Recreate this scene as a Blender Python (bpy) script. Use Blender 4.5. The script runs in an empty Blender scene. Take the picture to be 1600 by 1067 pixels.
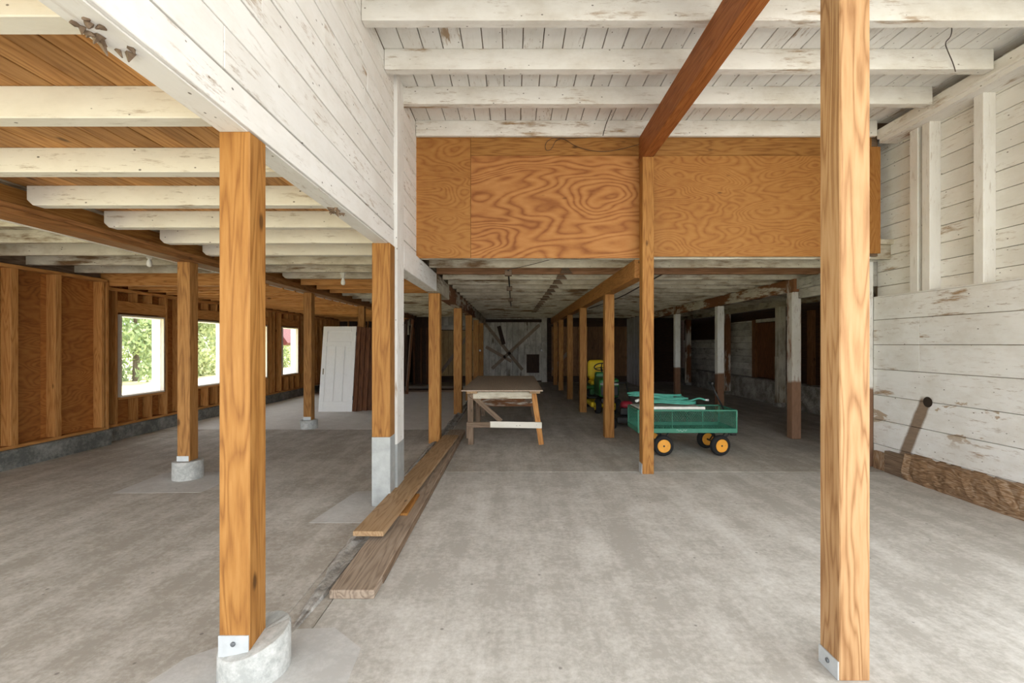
import bpy, bmesh, math, random
from mathutils import Vector, Matrix, Euler

RND = random.Random(11)
sc = bpy.context.scene
col = sc.collection

# ------------------------------------------------------------------ camera, sky, exposure
F, CX, CY, EYE = 720.0, 803.0, 538.0, 1.55          # focal length in pixels, vanishing point, eye height
cam_d = bpy.data.cameras.new('camera')
cam_d.sensor_width = 36.0
cam_d.lens = F * 36.0 / 1600.0
cam_d.shift_x = -(CX - 800.0) / 1600.0
cam_d.shift_y = (CY - 533.5) / 1600.0
cam_d.clip_start = 0.05
cam_d.clip_end = 400
cam = bpy.data.objects.new('camera', cam_d)
cam.location = (0, 0, EYE)
cam.rotation_euler = (math.radians(90), 0, 0)
col.objects.link(cam)
sc.camera = cam

world = bpy.data.worlds.new('overcast_sky')
sc.world = world
world.use_nodes = True
bg = world.node_tree.nodes['Background']
bg.inputs['Color'].default_value = (0.94, 0.975, 1.0, 1)
bg.inputs['Strength'].default_value = 1.0
sun_d = bpy.data.lights.new('sun', 'SUN')
sun_d.energy = 5.0
sun_d.color = (1.0, 0.98, 0.95)
sun_d.angle = math.radians(6)
sun = bpy.data.objects.new('sun', sun_d)
sun.rotation_euler = (math.radians(-36), 0, math.radians(8))    # high, behind the back wall
sun.location = (0, 30, 40)
col.objects.link(sun)
sc.view_settings.view_transform = 'Standard'
sc.view_settings.look = 'None'
sc.view_settings.gamma = 1.0
sc.view_settings.use_curve_mapping = False
sc.view_settings.exposure = 2.32
sc.cycles.max_bounces = 12
sc.cycles.diffuse_bounces = 8
sc.cycles.transparent_max_bounces = 12
sc.cycles.caustics_reflective = False
sc.cycles.caustics_refractive = False

# ------------------------------------------------------------------ material helpers
def new(name, rough=0.75, spec=0.25):
    m = bpy.data.materials.new(name)
    m.use_nodes = True
    b = m.node_tree.nodes['Principled BSDF']
    b.inputs['Roughness'].default_value = rough
    b.inputs['Specular IOR Level'].default_value = spec
    return m, m.node_tree, b

def put(nt, sock, v):
    if isinstance(v, bpy.types.NodeSocket):
        nt.links.new(v, sock)
    elif isinstance(v, (tuple, list)) and len(v) == 3 and sock.type == 'RGBA':
        sock.default_value = (*v, 1)
    else:
        sock.default_value = v

def N(nt, kind, props=None, **ins):
    n = nt.nodes.new('ShaderNode' + kind)
    for k, v in (props or {}).items():
        setattr(n, k, v)
    for k, v in ins.items():
        s = n.inputs[int(k[1:])] if k[0] == 'i' and k[1:].isdigit() else n.inputs[k]
        put(nt, s, v)
    return n

def mth(nt, op, a, b=0.0, c=None):
    n = N(nt, 'Math', {'operation': op}, i0=a, i1=b)
    if c is not None:
        put(nt, n.inputs[2], c)
    return n.outputs[0]

def mixc(nt, fac, a, b, blend='MIX'):
    n = N(nt, 'Mix', {'data_type': 'RGBA', 'blend_type': blend})
    put(nt, n.inputs[0], fac); put(nt, n.inputs[6], a); put(nt, n.inputs[7], b)
    return n.outputs[2]

def ramp(nt, fac, stops):
    n = nt.nodes.new('ShaderNodeValToRGB')
    e = n.color_ramp.elements
    while len(e) < len(stops):
        e.new(0.5)
    for i, (p, c) in enumerate(stops):
        e[i].position = p
        e[i].color = (c, c, c, 1) if isinstance(c, (int, float)) else (*c, 1)
    nt.links.new(fac, n.inputs[0])
    return n.outputs[0]

AX = {'x': 0, 'y': 1, 'z': 2}
def coords(nt, axis, along):
    tc = N(nt, 'TexCoord').outputs['Object']
    r = N(nt, 'ObjectInfo').outputs['Random']
    off = N(nt, 'VectorMath', {'operation': 'SCALE'}, i0=(37.0, 53.0, 29.0), Scale=r).outputs[0]
    v = N(nt, 'VectorMath', {'operation': 'ADD'}, i0=tc, i1=off).outputs[0]
    s = [1.0, 1.0, 1.0]
    if axis in AX:
        s[AX[axis]] = along
    return N(nt, 'VectorMath', {'operation': 'MULTIPLY'}, i0=v, i1=tuple(s)).outputs[0], r

def noise(nt, v, scale, detail=4, rough=0.55, dist=0.0):
    return N(nt, 'TexNoise', Vector=v, Scale=scale, Detail=detail, Roughness=rough, Distortion=dist).outputs['Fac']

def bump(nt, b, h, strength=0.3, dist=0.004):
    n = N(nt, 'Bump', Height=h, Strength=strength, Distance=dist)
    nt.links.new(n.outputs[0], b.inputs['Normal'])

_cache = {}
def wood(key, axis, dark, mid, light, bands=70, nscale=7.5, knots=0.07, var=0.22, rough=0.62, along=0.09, lines=0.21):
    k = ('wood', key, axis)
    if k in _cache:
        return _cache[k]
    m, nt, b = new('%s_wood_%s' % (key, axis), rough)
    v, r = coords(nt, axis, along)
    n1 = noise(nt, v, nscale, 2, 0.5, 0.3)
    s = mth(nt, 'MULTIPLY_ADD', mth(nt, 'SINE', mth(nt, 'MULTIPLY', n1, bands)), 0.5, 0.5)
    s = mth(nt, 'POWER', s, 0.55)
    n2 = noise(nt, v, nscale * 10, 5, 0.6)
    v2, _ = coords(nt, axis, 0.45)
    n3 = noise(nt, v2, 2.2, 4, 0.6)
    f = mth(nt, 'ADD', mth(nt, 'MULTIPLY', s, lines), mth(nt, 'MULTIPLY', n2, 0.40))
    f = mth(nt, 'ADD', f, mth(nt, 'MULTIPLY', n3, 0.26))
    f = mth(nt, 'ADD', f, 0.18 - lines * 0.5)
    c = ramp(nt, f, [(0.32, dark), (0.56, mid), (0.80, light)])
    if knots:
        vo = N(nt, 'TexVoronoi', Vector=v2, Scale=4.0).outputs['Distance']
        vo = mth(nt, 'ADD', vo, mth(nt, 'MULTIPLY', n2, 0.05))
        km = ramp(nt, vo, [(knots, 1.0), (knots + 0.05, 0.0)])
        c = mixc(nt, mth(nt, 'MULTIPLY', km, 0.8), c, tuple(x * 0.28 for x in dark))
    val = mth(nt, 'MULTIPLY_ADD', r, var, 1.0 - var * 0.5)
    c = N(nt, 'HueSaturation', Color=c, Value=val).outputs[0]
    nt.links.new(c, b.inputs['Base Color'])
    bump(nt, b, f, 0.35, 0.003)
    _cache[k] = m
    return m

def paint(key, axis, top, under, wear=0.68, soft=0.05, dirt=0.2, dirtc=(0.42, 0.36, 0.26), dots=0.065, zsplit=None, lowc=None, var=0.07, streak=None, big=0.45):
    k = ('paint', key, axis)
    if k in _cache:
        return _cache[k]
    m, nt, b = new('%s_paint_%s' % (key, axis), 0.72)
    v, r = coords(nt, axis, 0.16)
    v3, _ = coords(nt, axis, 0.6)
    n = noise(nt, v, 11, 8, 0.68)
    nb = noise(nt, v3, 1.3, 4, 0.6)
    w = mth(nt, 'ADD', mth(nt, 'MULTIPLY', n, 0.62), mth(nt, 'MULTIPLY', nb, big))
    mask = ramp(nt, w, [(wear, 0.0), (wear + soft, 1.0)])
    fine = noise(nt, v, 40, 4, 0.7)
    und = mixc(nt, fine, tuple(x * 0.55 for x in under), tuple(min(1, x * 1.4) for x in under))
    d = noise(nt, v3, 3.1, 7, 0.68)
    dm = ramp(nt, d, [(0.42, 0.0), (0.72, dirt)])
    c = mixc(nt, dm, top, dirtc)
    c = mixc(nt, mth(nt, 'MULTIPLY', fine, 0.16), c, tuple(x * 0.55 for x in top))
    if dots:
        vo = N(nt, 'TexVoronoi', Vector=v3, Scale=14.0).outputs['Distance']
        c = mixc(nt, ramp(nt, vo, [(dots, 0.85), (dots + 0.015, 0.0)]), c, (0.10, 0.085, 0.065))
    sk = mth(nt, 'MULTIPLY', ramp(nt, noise(nt, v, 30, 6, 0.75), [(0.56, 0.0), (0.66, 0.75)]), ramp(nt, nb, [(0.44, 0.12), (0.62, 1.0)]))
    c = mixc(nt, sk, c, tuple(x * 0.8 for x in under))
    c = mixc(nt, mask, c, und)
    if zsplit is not None or streak:
        pos = N(nt, 'SeparateXYZ', i0=N(nt, 'NewGeometry').outputs['Position'])
    if zsplit is not None:
        edge = mth(nt, 'ADD', pos.outputs[2], mth(nt, 'MULTIPLY', mth(nt, 'SUBTRACT', nb, 0.5), 0.25))
        low = ramp(nt, mth(nt, 'SUBTRACT', edge, zsplit - 0.5), [(0.48, 1.0), (0.52, 0.0)])
        lowcol = mixc(nt, fine, tuple(x * 0.6 for x in lowc), tuple(min(1, x * 1.35) for x in lowc))
        c = mixc(nt, low, c, lowcol)
    if streak:
        # one worn brown run under the knot hole, a mark with its own outline
        y, z = pos.outputs[1], pos.outputs[2]
        u = mth(nt, 'SUBTRACT', y, mth(nt, 'MULTIPLY_ADD', mth(nt, 'SUBTRACT', 0.92, z), 0.42, 5.10))
        u = mth(nt, 'ADD', mth(nt, 'ABSOLUTE', u), mth(nt, 'MULTIPLY', n, 0.03))
        a = ramp(nt, u, [(0.075, 1.0), (0.105, 0.0)])
        a = mth(nt, 'MULTIPLY', a, ramp(nt, z, [(0.93, 1.0), (0.985, 0.0)]))
        c = mixc(nt, mth(nt, 'MULTIPLY', a, 0.92), c, mixc(nt, fine, (0.10, 0.062, 0.035), (0.3, 0.2, 0.12)))
        # bare scraped patches
        vv = N(nt, 'VectorMath', {'operation': 'MULTIPLY'}, i0=N(nt, 'NewGeometry').outputs['Position'], i1=(1.0, 1.0, 2.6)).outputs[0]
        pn = noise(nt, vv, 2.0, 5, 0.62, 0.6)
        gate = ramp(nt, z, [(0.45, 0.0), (0.6, 1.0), (1.35, 1.0), (1.5, 0.0)])
        pm = mth(nt, 'MULTIPLY', ramp(nt, pn, [(0.60, 0.0), (0.625, 1.0)]), gate)
        c = mixc(nt, mth(nt, 'MULTIPLY', pm, 0.85), c, mixc(nt, fine, (0.25, 0.17, 0.10), (0.48, 0.36, 0.24)))
    val = mth(nt, 'MULTIPLY_ADD', r, var, 1.0 - var * 0.5)
    c = N(nt, 'HueSaturation', Color=c, Value=val).outputs[0]
    nt.links.new(c, b.inputs['Base Color'])
    bump(nt, b, mth(nt, 'SUBTRACT', n, mask), 0.3, 0.003)
    _cache[k] = m
    return m

def concrete(key, a, bcol, c3, rough=0.85, scale=0.8, streaks=True):
    k = ('conc', key)
    if k in _cache:
        return _cache[k]
    m, nt, b = new(key + '_concrete', rough, 0.3)
    p = N(nt, 'NewGeometry').outputs['Position']
    n1 = noise(nt, p, scale, 9, 0.62, 0.5)
    n2 = noise(nt, p, 26, 6, 0.75)
    n3 = noise(nt, p, 4.2, 7, 0.7)
    rot = N(nt, 'Mapping', Vector=p, Rotation=(0, 0, 0.45), Scale=(3.2, 0.45, 1)).outputs[0]
    n4 = noise(nt, rot, 1.3, 6, 0.65)
    f = mth(nt, 'ADD', mth(nt, 'MULTIPLY', n1, 0.36), mth(nt, 'MULTIPLY', n3, 0.42))
    f = mth(nt, 'ADD', f, mth(nt, 'MULTIPLY', n4 if streaks else n3, 0.25))
    if streaks:
        f = mth(nt, 'ADD', f, mth(nt, 'MULTIPLY', mth(nt, 'SUBTRACT', n4, 0.5), 0.22))
    f = mth(nt, 'ADD', f, mth(nt, 'MULTIPLY', mth(nt, 'SUBTRACT', n2, 0.5), 0.5))
    c = ramp(nt, f, [(0.44, a), (0.55, bcol), (0.67, c3)])
    sp = N(nt, 'TexVoronoi', Vector=p, Scale=5.0).outputs['Distance']
    c = mixc(nt, ramp(nt, sp, [(0.035, 0.6), (0.06, 0.0)]), c, tuple(x * 0.3 for x in a))
    nt.links.new(c, b.inputs['Base Color'])
    bump(nt, b, mth(nt, 'ADD', n2, mth(nt, 'MULTIPLY', n3, 1.5)), 0.25, 0.004)
    _cache[k] = m
    return m

def plain(key, c, rough=0.6, metal=0.0, spec=0.4, mott=0.12, sc_=14):
    k = ('plain', key)
    if k in _cache:
        return _cache[k]
    m, nt, b = new(key, rough, spec)
    v, r = coords(nt, '', 1)
    n = noise(nt, v, sc_, 5, 0.65)
    cc = mixc(nt, n, tuple(x * (1 - mott * 2) for x in c), tuple(min(1, x * (1 + mott * 2)) for x in c))
    nt.links.new(cc, b.inputs['Base Color'])
    b.inputs['Metallic'].default_value = metal
    _cache[k] = m
    return m

# families: call with the axis of the longest side
def fir(a):      return wood('fir', a, (0.19, 0.072, 0.014), (0.325, 0.148, 0.036), (0.425, 0.217, 0.066))
def pale_fir(a): return wood('pale_fir', a, (0.23, 0.112, 0.044), (0.37, 0.212, 0.098), (0.45, 0.285, 0.15), bands=75, lines=0.27)
def red_fir(a):  return wood('red_fir', a, (0.20, 0.060, 0.014), (0.32, 0.105, 0.026), (0.42, 0.165, 0.048), knots=0.04)
def tan(a):      return wood('tan_board', a, (0.27, 0.115, 0.030), (0.44, 0.215, 0.070), (0.58, 0.32, 0.125), var=0.5)
def stud(a):     return wood('stud', a, (0.32, 0.125, 0.030), (0.50, 0.235, 0.070), (0.62, 0.33, 0.115), var=0.25)
def ply(a):      return wood('plywood', a, (0.22, 0.075, 0.018), (0.37, 0.155, 0.044), (0.47, 0.228, 0.075), bands=120, nscale=2.0, knots=0.05, along=0.3, var=0.12, lines=0.30)
def ply2(a):     return wood('fine_plywood', a, (0.25, 0.092, 0.019), (0.36, 0.16, 0.04), (0.44, 0.218, 0.065), bands=190, nscale=2.4, knots=0.055, along=0.35, var=0.08, lines=0.2)
def sheath(a):   return wood('sheathing', a, (0.20, 0.065, 0.014), (0.34, 0.128, 0.030), (0.46, 0.205, 0.055), bands=150, nscale=2.6, along=0.3, knots=0.045, var=0.25, lines=0.17)
def old_wood(a): return wood('old_wood', a, (0.085, 0.055, 0.035), (0.17, 0.115, 0.075), (0.28, 0.205, 0.145), knots=0.05, var=0.3)
def grey_wood(a):return wood('grey_wood', a, (0.16, 0.12, 0.09), (0.29, 0.225, 0.17), (0.40, 0.33, 0.26), knots=0.04)
def door_wood(a):return wood('door_wood', a, (0.06, 0.022, 0.009), (0.13, 0.05, 0.02), (0.21, 0.09, 0.038), knots=0.0, var=0.5)
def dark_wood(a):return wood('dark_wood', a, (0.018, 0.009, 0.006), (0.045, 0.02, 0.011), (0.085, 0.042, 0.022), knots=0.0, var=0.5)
def plank_wood(a):return wood('plank', a, (0.23, 0.135, 0.065), (0.355, 0.23, 0.125), (0.45, 0.315, 0.19), knots=0.06)
def white(a):    return paint('white', a, (0.80, 0.79, 0.765), (0.36, 0.26, 0.17), wear=0.635, soft=0.06, dirt=0.28)
def cream(a):    return paint('cream', a, (0.75, 0.715, 0.63), (0.33, 0.24, 0.14), wear=0.63, soft=0.06, dirt=0.35)
def worn(a):     return paint('worn_white', a, (0.79, 0.775, 0.73), (0.33, 0.22, 0.12), wear=0.60, soft=0.08, dirt=0.5)
def grime(a):    return paint('grimy_white', a, (0.60, 0.56, 0.46), (0.16, 0.095, 0.045), wear=0.55, soft=0.1, dirt=0.85, dirtc=(0.25, 0.19, 0.115))
def rusty(a):    return paint('rusty_white', a, (0.62, 0.58, 0.50), (0.20, 0.085, 0.035), wear=0.545, soft=0.07, dirt=0.6, big=0.6)
def dim_white(a):return paint('whitewash', a, (0.60, 0.58, 0.52), (0.10, 0.075, 0.05), wear=0.60, soft=0.1, dirt=0.8, dirtc=(0.19, 0.16, 0.125), var=0.3)
def low_white(a):return paint('wall_white', a, (0.80, 0.80, 0.785), (0.34, 0.23, 0.14), wear=0.625, soft=0.06, dirt=0.4, streak=True)
def post_split(a):return paint('split_post', a, (0.72, 0.71, 0.66), (0.20, 0.11, 0.06), wear=0.60, soft=0.08, dirt=0.45, zsplit=0.88, lowc=(0.20, 0.105, 0.06))
def rotten(a):   return wood('rotten', a, (0.10, 0.055, 0.028), (0.27, 0.165, 0.09), (0.52, 0.45, 0.37), bands=120, knots=0.0, along=0.15, lines=0.2)

FLOOR = concrete('floor', (0.39, 0.37, 0.335), (0.50, 0.482, 0.447), (0.61, 0.597, 0.565))
FLOOR_OLD = concrete('old_floor', (0.34, 0.315, 0.275), (0.45, 0.425, 0.385), (0.565, 0.545, 0.505), scale=0.6)
FLOOR_NEW = concrete('new_floor', (0.64, 0.625, 0.60), (0.70, 0.69, 0.665), (0.75, 0.74, 0.72), streaks=False)
PATCH = concrete('patch', (0.45, 0.445, 0.43), (0.51, 0.505, 0.49), (0.57, 0.565, 0.55), streaks=False)
PIER = concrete('pier', (0.33, 0.34, 0.325), (0.45, 0.455, 0.44), (0.57, 0.575, 0.56), scale=5, streaks=False)
RIDGE = concrete('ridge', (0.19, 0.18, 0.165), (0.34, 0.325, 0.30), (0.48, 0.465, 0.44), scale=6, streaks=False)
STEM = concrete('stem_wall', (0.17, 0.155, 0.13), (0.34, 0.32, 0.285), (0.52, 0.50, 0.46), scale=2, streaks=False)
CURB = concrete('curb', (0.11, 0.115, 0.105), (0.19, 0.19, 0.175), (0.27, 0.27, 0.25), scale=3, streaks=False)
STEEL = plain('galvanised_steel', (0.55, 0.58, 0.60), 0.45, 0.35)
SLEEVE = plain('grey_sleeve', (0.36, 0.375, 0.37), 0.6, 0.15, mott=0.2, sc_=9)
BLACK = plain('black_metal', (0.018, 0.018, 0.019), 0.5)
RUBBER = plain('black_rubber', (0.02, 0.02, 0.021), 0.85, 0, 0.2)
WIRE = plain('dark_wire', (0.055, 0.04, 0.03), 0.7)

# ------------------------------------------------------------------ geometry helpers
def link(o, parent=None):
    col.objects.link(o)
    if parent is not None:
        o.parent = parent
    return o

def tag(o, label=None, cat=None, group=None, kind=None):
    if label: o['label'] = label
    if cat: o['category'] = cat
    if group: o['group'] = group
    if kind: o['kind'] = kind
    return o

def thing(name, label, cat, loc=(0, 0, 0), rz=0.0, group=None):
    e = bpy.data.objects.new(name, None)
    e.empty_display_size = 0.2
    e.location = loc
    e.rotation_euler = (0, 0, rz)
    link(e)
    return tag(e, label, cat, group)

def mesh_obj(name, bm, mat, parent=None, smooth=False):
    me = bpy.data.meshes.new(name)
    bm.to_mesh(me)
    bm.free()
    me.materials.append(mat)
    if smooth:
        for p in me.polygons:
            p.use_smooth = True
    return link(bpy.data.objects.new(name, me), parent)

_boxes = {}
def box_mesh(name, sx, sy, sz, mat, bev):
    k = (round(sx, 4), round(sy, 4), round(sz, 4), mat.name, bev)
    if k in _boxes:
        return _boxes[k]
    bm = bmesh.new()
    bmesh.ops.create_cube(bm, size=1.0)
    for v in bm.verts:
        v.co = Vector((v.co.x * sx, v.co.y * sy, v.co.z * sz))
    b = min(bev, 0.3 * min(sx, sy, sz))
    if b > 0.0005:
        bmesh.ops.bevel(bm, geom=bm.edges[:], offset=b, segments=1, affect='EDGES')
    me = bpy.data.meshes.new(name)
    bm.to_mesh(me)
    bm.free()
    me.materials.append(mat)
    _boxes[k] = me
    return me

def box(name, x0, x1, y0, y1, z0, z1, mat, parent=None, bev=0.004, local=False, base=False):
    """an upright box; mat may be a wood family that picks its own grain axis"""
    s = (abs(x1 - x0), abs(y1 - y0), abs(z1 - z0))
    if callable(mat):
        mat = mat('xyz'[s.index(max(s))])
    o = bpy.data.objects.new(name, box_mesh(name, *s, mat, bev))
    c = Vector(((x0 + x1) / 2, (y0 + y1) / 2, (z0 + z1) / 2))
    if parent is not None and not local:
        c -= parent.location
    o.location = c
    return link(o, parent)

def beam(name, p, q, w, t, mat, parent=None, roll=0.0, bev=0.003):
    """a straight bar from p to q (in the parent's space); local x runs along it"""
    p, q = Vector(p), Vector(q)
    d = q - p
    if callable(mat):
        mat = mat('x')
    o = bpy.data.objects.new(name, box_mesh(name, d.length, w, t, mat, bev))
    o.matrix_local = Matrix.Translation((p + q) / 2) @ d.to_track_quat('X', 'Z').to_matrix().to_4x4() @ Matrix.Rotation(roll, 4, 'X')
    o.location = (p + q) / 2
    return link(o, parent)

def add_cyl(bm, p, q, r0, r1=None, seg=16, caps=True):
    p, q = Vector(p), Vector(q)
    r1 = r0 if r1 is None else r1
    d = (q - p)
    m = Matrix.Translation((p + q) / 2) @ d.to_track_quat('Z', 'Y').to_matrix().to_4x4()
    bmesh.ops.create_cone(bm, cap_ends=caps, segments=seg, radius1=r0, radius2=r1, depth=d.length, matrix=m)

def cyl(name, p, q, r, mat, parent=None, r1=None, seg=16, smooth=True):
    bm = bmesh.new()
    add_cyl(bm, p, q, r, r1, seg)
    o = mesh_obj(name, bm, mat, parent)
    if smooth:
        for pl in o.data.polygons:
            pl.use_smooth = len(pl.vertices) == 4
    return o

def tube(name, pts, r, mat, parent=None, cyclic=False, res=3):
    cu = bpy.data.curves.new(name, 'CURVE')
    cu.dimensions = '3D'
    cu.bevel_depth = r
    cu.bevel_resolution = 2
    cu.resolution_u = 6
    sp = cu.splines.new('NURBS' if len(pts) > 3 else 'POLY')
    sp.points.add(len(pts) - 1)
    for i, p in enumerate(pts):
        sp.points[i].co = (*p, 1)
    if len(pts) > 3:
        sp.order_u = 3
        sp.use_endpoint_u = True
    sp.use_cyclic_u = cyclic
    cu.materials.append(mat)
    tmp = bpy.data.objects.new(name, cu)
    col.objects.link(tmp)
    me = bpy.data.meshes.new_from_object(tmp.evaluated_get(bpy.context.evaluated_depsgraph_get()))
    bpy.data.objects.remove(tmp)
    for p in me.polygons:
        p.use_smooth = True
    me.name = name
    return link(bpy.data.objects.new(name, me), parent)

def lathe(name, prof, mat, parent=None, seg=28, M=None, smooth=True):
    """prof: (radius, height) pairs turned about local z, then moved by M"""
    bm = bmesh.new()
    rings = []
    for r, h in prof:
        rings.append([bm.verts.new((r * math.cos(2 * math.pi * i / seg), r * math.sin(2 * math.pi * i / seg), h)) for i in range(seg)])
    for a, b in zip(rings, rings[1:]):
        for i in range(seg):
            bm.faces.new((a[i], a[(i + 1) % seg], b[(i + 1) % seg], b[i]))
    bm.faces.new(rings[0][::-1]); bm.faces.new(rings[-1])
    bmesh.ops.recalc_face_normals(bm, faces=bm.faces[:])
    if M is not None:
        bmesh.ops.transform(bm, matrix=M, verts=bm.verts[:])
    o = mesh_obj(name, bm, mat, parent)
    if smooth:
        for p in o.data.polygons:
            p.use_smooth = len(p.vertices) == 4
    return o

def P(px, py, Y):
    return Vector(((px - CX) / F * Y, Y, EYE - (py - CY) / F * Y))

def struct(name, x0, x1, y0, y1, z0, z1, mat):
    """a piece of the setting whose origin is the world origin, so that its pieces keep world coordinates"""
    if callable(mat):
        s = (x1 - x0, y1 - y0, z1 - z0)
        mat = mat('xyz'[s.index(max(s))])
    bm = bmesh.new()
    bmesh.ops.create_cube(bm, size=1.0)
    for v in bm.verts:
        v.co = Vector(((x0 + x1) / 2 + v.co.x * (x1 - x0), (y0 + y1) / 2 + v.co.y * (y1 - y0), (z0 + z1) / 2 + v.co.z * (z1 - z0)))
    return tag(mesh_obj(name, bm, mat), kind='structure')

YF, YB, YW, YR = -1.6, 19.0, 2.6, 2.3        # open front of the barn, back wall

# ------------------------------------------------------------------ floor
floor = struct('floor', -6.75, 7.0, YF, YB + 0.3, -0.30, -0.03, FLOOR_OLD)
def slab(x0, x1, y0, y1, mat, z=0.0):
    return box('slab', x0, x1, y0, y1, -0.03 + z - 0.001, z, mat, floor, 0.004)
slab(-1.10, 4.62, YF, 5.60, FLOOR)
slab(-1.10, 6.95, 5.606, YB, FLOOR_OLD)
slab(-6.75, -1.30, YF, 8.40, FLOOR_OLD)
slab(-6.75, -1.106, 8.407, 17.2, FLOOR_NEW)
slab(-6.75, -1.106, 17.206, YB, FLOOR_OLD)
slab(4.626, 6.95, YF, 5.60, FLOOR_OLD)

def ground_patch(name, pts, mat, z=0.0018):
    bm = bmesh.new()
    lo = [bm.verts.new((x, y, -0.01)) for x, y in pts]
    hi = [bm.verts.new((x, y, z)) for x, y in pts]
    bm.faces.new(hi)
    n = len(pts)
    for i in range(n):
        bm.faces.new((lo[i], lo[(i + 1) % n], hi[(i + 1) % n], hi[i]))
    bmesh.ops.recalc_face_normals(bm, faces=bm.faces[:])
    return mesh_obj(name, bm, mat, floor)
ground_patch('concrete_patch', [(-1.86, 1.55), (-0.72, 1.5), (-0.78, 2.35), (-0.98, 2.52), (-1.32, 2.50), (-1.62, 2.28)], PATCH)
ground_patch('concrete_patch', [(-4.18, 4.80), (-3.28, 4.82), (-3.22, 5.62), (-4.22, 5.55)], PATCH)
ground_patch('concrete_patch', [(-1.78, 4.0), (-1.14, 4.0), (-1.14, 4.95), (-1.66, 4.85)], PATCH)
# rough cement ridge under the left row of posts
bm = bmesh.new()
rows = 150
prev = None
for i in range(rows + 1):
    y = 2.42 + (18.9 - 2.42) * i / rows
    j = lambda a: RND.uniform(-a, a)
    lift = min(1.0, i / 6.0)
    prof = [(-1.305, -0.02), (-1.285 + j(.015), (0.012 + j(.006)) * lift), (-1.235 + j(.012), (0.038 + j(.012)) * lift), (-1.19 + j(.012), (0.018 + j(.01)) * lift), (-1.14 + j(.014), (0.032 + j(.01)) * lift), (-1.105, -0.02)]
    nar = 0.12 + 0.88 * min(1.0, i / 9.0)
    ring = [bm.verts.new((-1.2 + (x + 1.2) * nar, y, z)) for x, z in prof]
    if prev:
        for a in range(len(ring) - 1):
            bm.faces.new((prev[a], prev[a + 1], ring[a + 1], ring[a]))
    prev = ring
bmesh.ops.recalc_face_normals(bm, faces=bm.faces[:])
tag(mesh_obj('cement_ridge', bm, RIDGE, floor), 'rough grey cement ridge along the slab joint')
slab(-1.30, -1.106, YF, YB, FLOOR_OLD, -0.003)

# ------------------------------------------------------------------ high front ceiling
ceiling = struct('ceiling', -1.34, 4.84, YF, 6.04, 4.295, 4.36, old_wood)
x = -1.20
while x < 4.66:
    w = 0.183
    box('ceiling_board', x + 0.0045, x + w - 0.0045, YF, 5.68, 4.272 + RND.uniform(0, .003), 4.296, white, ceiling, 0.003)
    x += w
jy = [5.60, 4.86, 4.24, 3.60, 2.98, 2.36, 1.74, 1.12, 0.50, -0.12, -0.74, -1.36]
for i, y in enumerate(jy):
    th = 0.05 if i == 0 else 0.095
    box('joist', -1.195, 4.42, y, y + th, 4.085 + RND.uniform(-.004, .004), 4.274, worn, ceiling, 0.006)
    if i:
        box('blocking', 4.60, 4.69, y + 0.01, y + 0.10, 4.172, 4.274, worn, ceiling, 0.004)

# ------------------------------------------------------------------ white board partition above the left row of posts
part = struct('wall_partition', -1.342, -1.217, YF, 5.66, 2.520, 4.30, white)
zr = [2.522, 2.685, 2.872, 3.064, 3.25, 3.432, 3.612, 3.79, 3.965, 4.135, 4.272]
for i, (a, b) in enumerate(zip(zr, zr[1:])):
    cuts = [YF] + sorted(RND.uniform(0.2, 4.0) for _ in range(1 + i % 2)) + [4.60]
    if i == 3:
        cuts = [YF, 2.19, 4.60]
    for c0, c1 in zip(cuts, cuts[1:]):
        box('siding_board', -1.218, -1.196 + RND.uniform(-.003, .003), c0 + .0015, c1 - .0015, a + .0045, b - .0045, white, part, 0.003)
    box('siding_board', -1.218, -1.198, 4.885, 5.66, a + .0045, b - .0045, white, part, 0.003)

for yy in (1.46, 3.35):
    bm = bmesh.new()                     # splintered underside where a joist was torn out
    for k in range(16):
        px_, py_ = -1.30 + RND.uniform(-.03, .05), yy + RND.uniform(-.09, .09)
        add_cyl(bm, (px_, py_, 2.525), (px_ + RND.uniform(-.03, .03), py_ + RND.uniform(-.03, .03), 2.518 - RND.uniform(.002, .03)), RND.uniform(.01, .02), .002, 5)
    tag(mesh_obj('splinters', bm, old_wood('y'), part), kind='stuff')

# ------------------------------------------------------------------ right wall
wr = struct('wall_right', 4.72, 4.82, YR, 6.02, -0.02, 4.30, old_wood)
wc = struct('wall_corner', 4.40, 4.75, 5.955, 6.02, 2.62, 4.30, white)
box('sun_leak_board', 4.40, 4.44, 5.735, 5.96, 2.62, 4.30, white, wc)  # unseen board added to shut out sun leaking into this corner
z = 2.10
while z < 4.15:
    box('siding_board', 4.698, 4.722, YR, 5.955, z + .003, min(z + 0.188, 4.27) - .003, white, wr, 0.003)
    z += 0.188
box('furring', 4.582, 4.721, YR, 5.84, 0.0, 2.10, old_wood, wr)
zs = [0.0, 0.30, 0.61, 0.917, 1.24, 1.545, 1.855, 2.135]
for i, (a, b) in enumerate(zip(zs, zs[1:])):
    cut = 5.18 if i in (4, 5) else None
    segs = [(YR, 5.84)] if cut is None else [(YR, cut), (cut, 5.84)]
    for c0, c1 in segs:
        box('wall_plank', 4.556 + RND.uniform(-.003, .003), 4.583, c0 + .001, c1 - .001, a + .003, b - .003, low_white, wr, 0.003)
box('wall_ledge', 4.556, 4.70, YR, 5.84, 2.134, 2.150, white, wr, 0.003)
for y0, y1 in ((5.22, 5.33), (5.07, 5.17), (4.49, 4.59), (3.84, 3.94), (3.2, 3.3), (2.5, 2.6)):
    box('wall_stud', 4.575, 4.70, y0, y1, 2.148, 4.02, white, wr, 0.005)
box('top_plate', 4.44, 4.70, YF, 5.64, 4.055, 4.172, worn, wr, 0.006)
box('plate_lip', 4.47, 4.70, YF, 5.64, 4.005, 4.057, white, wr, 0.004)
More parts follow.
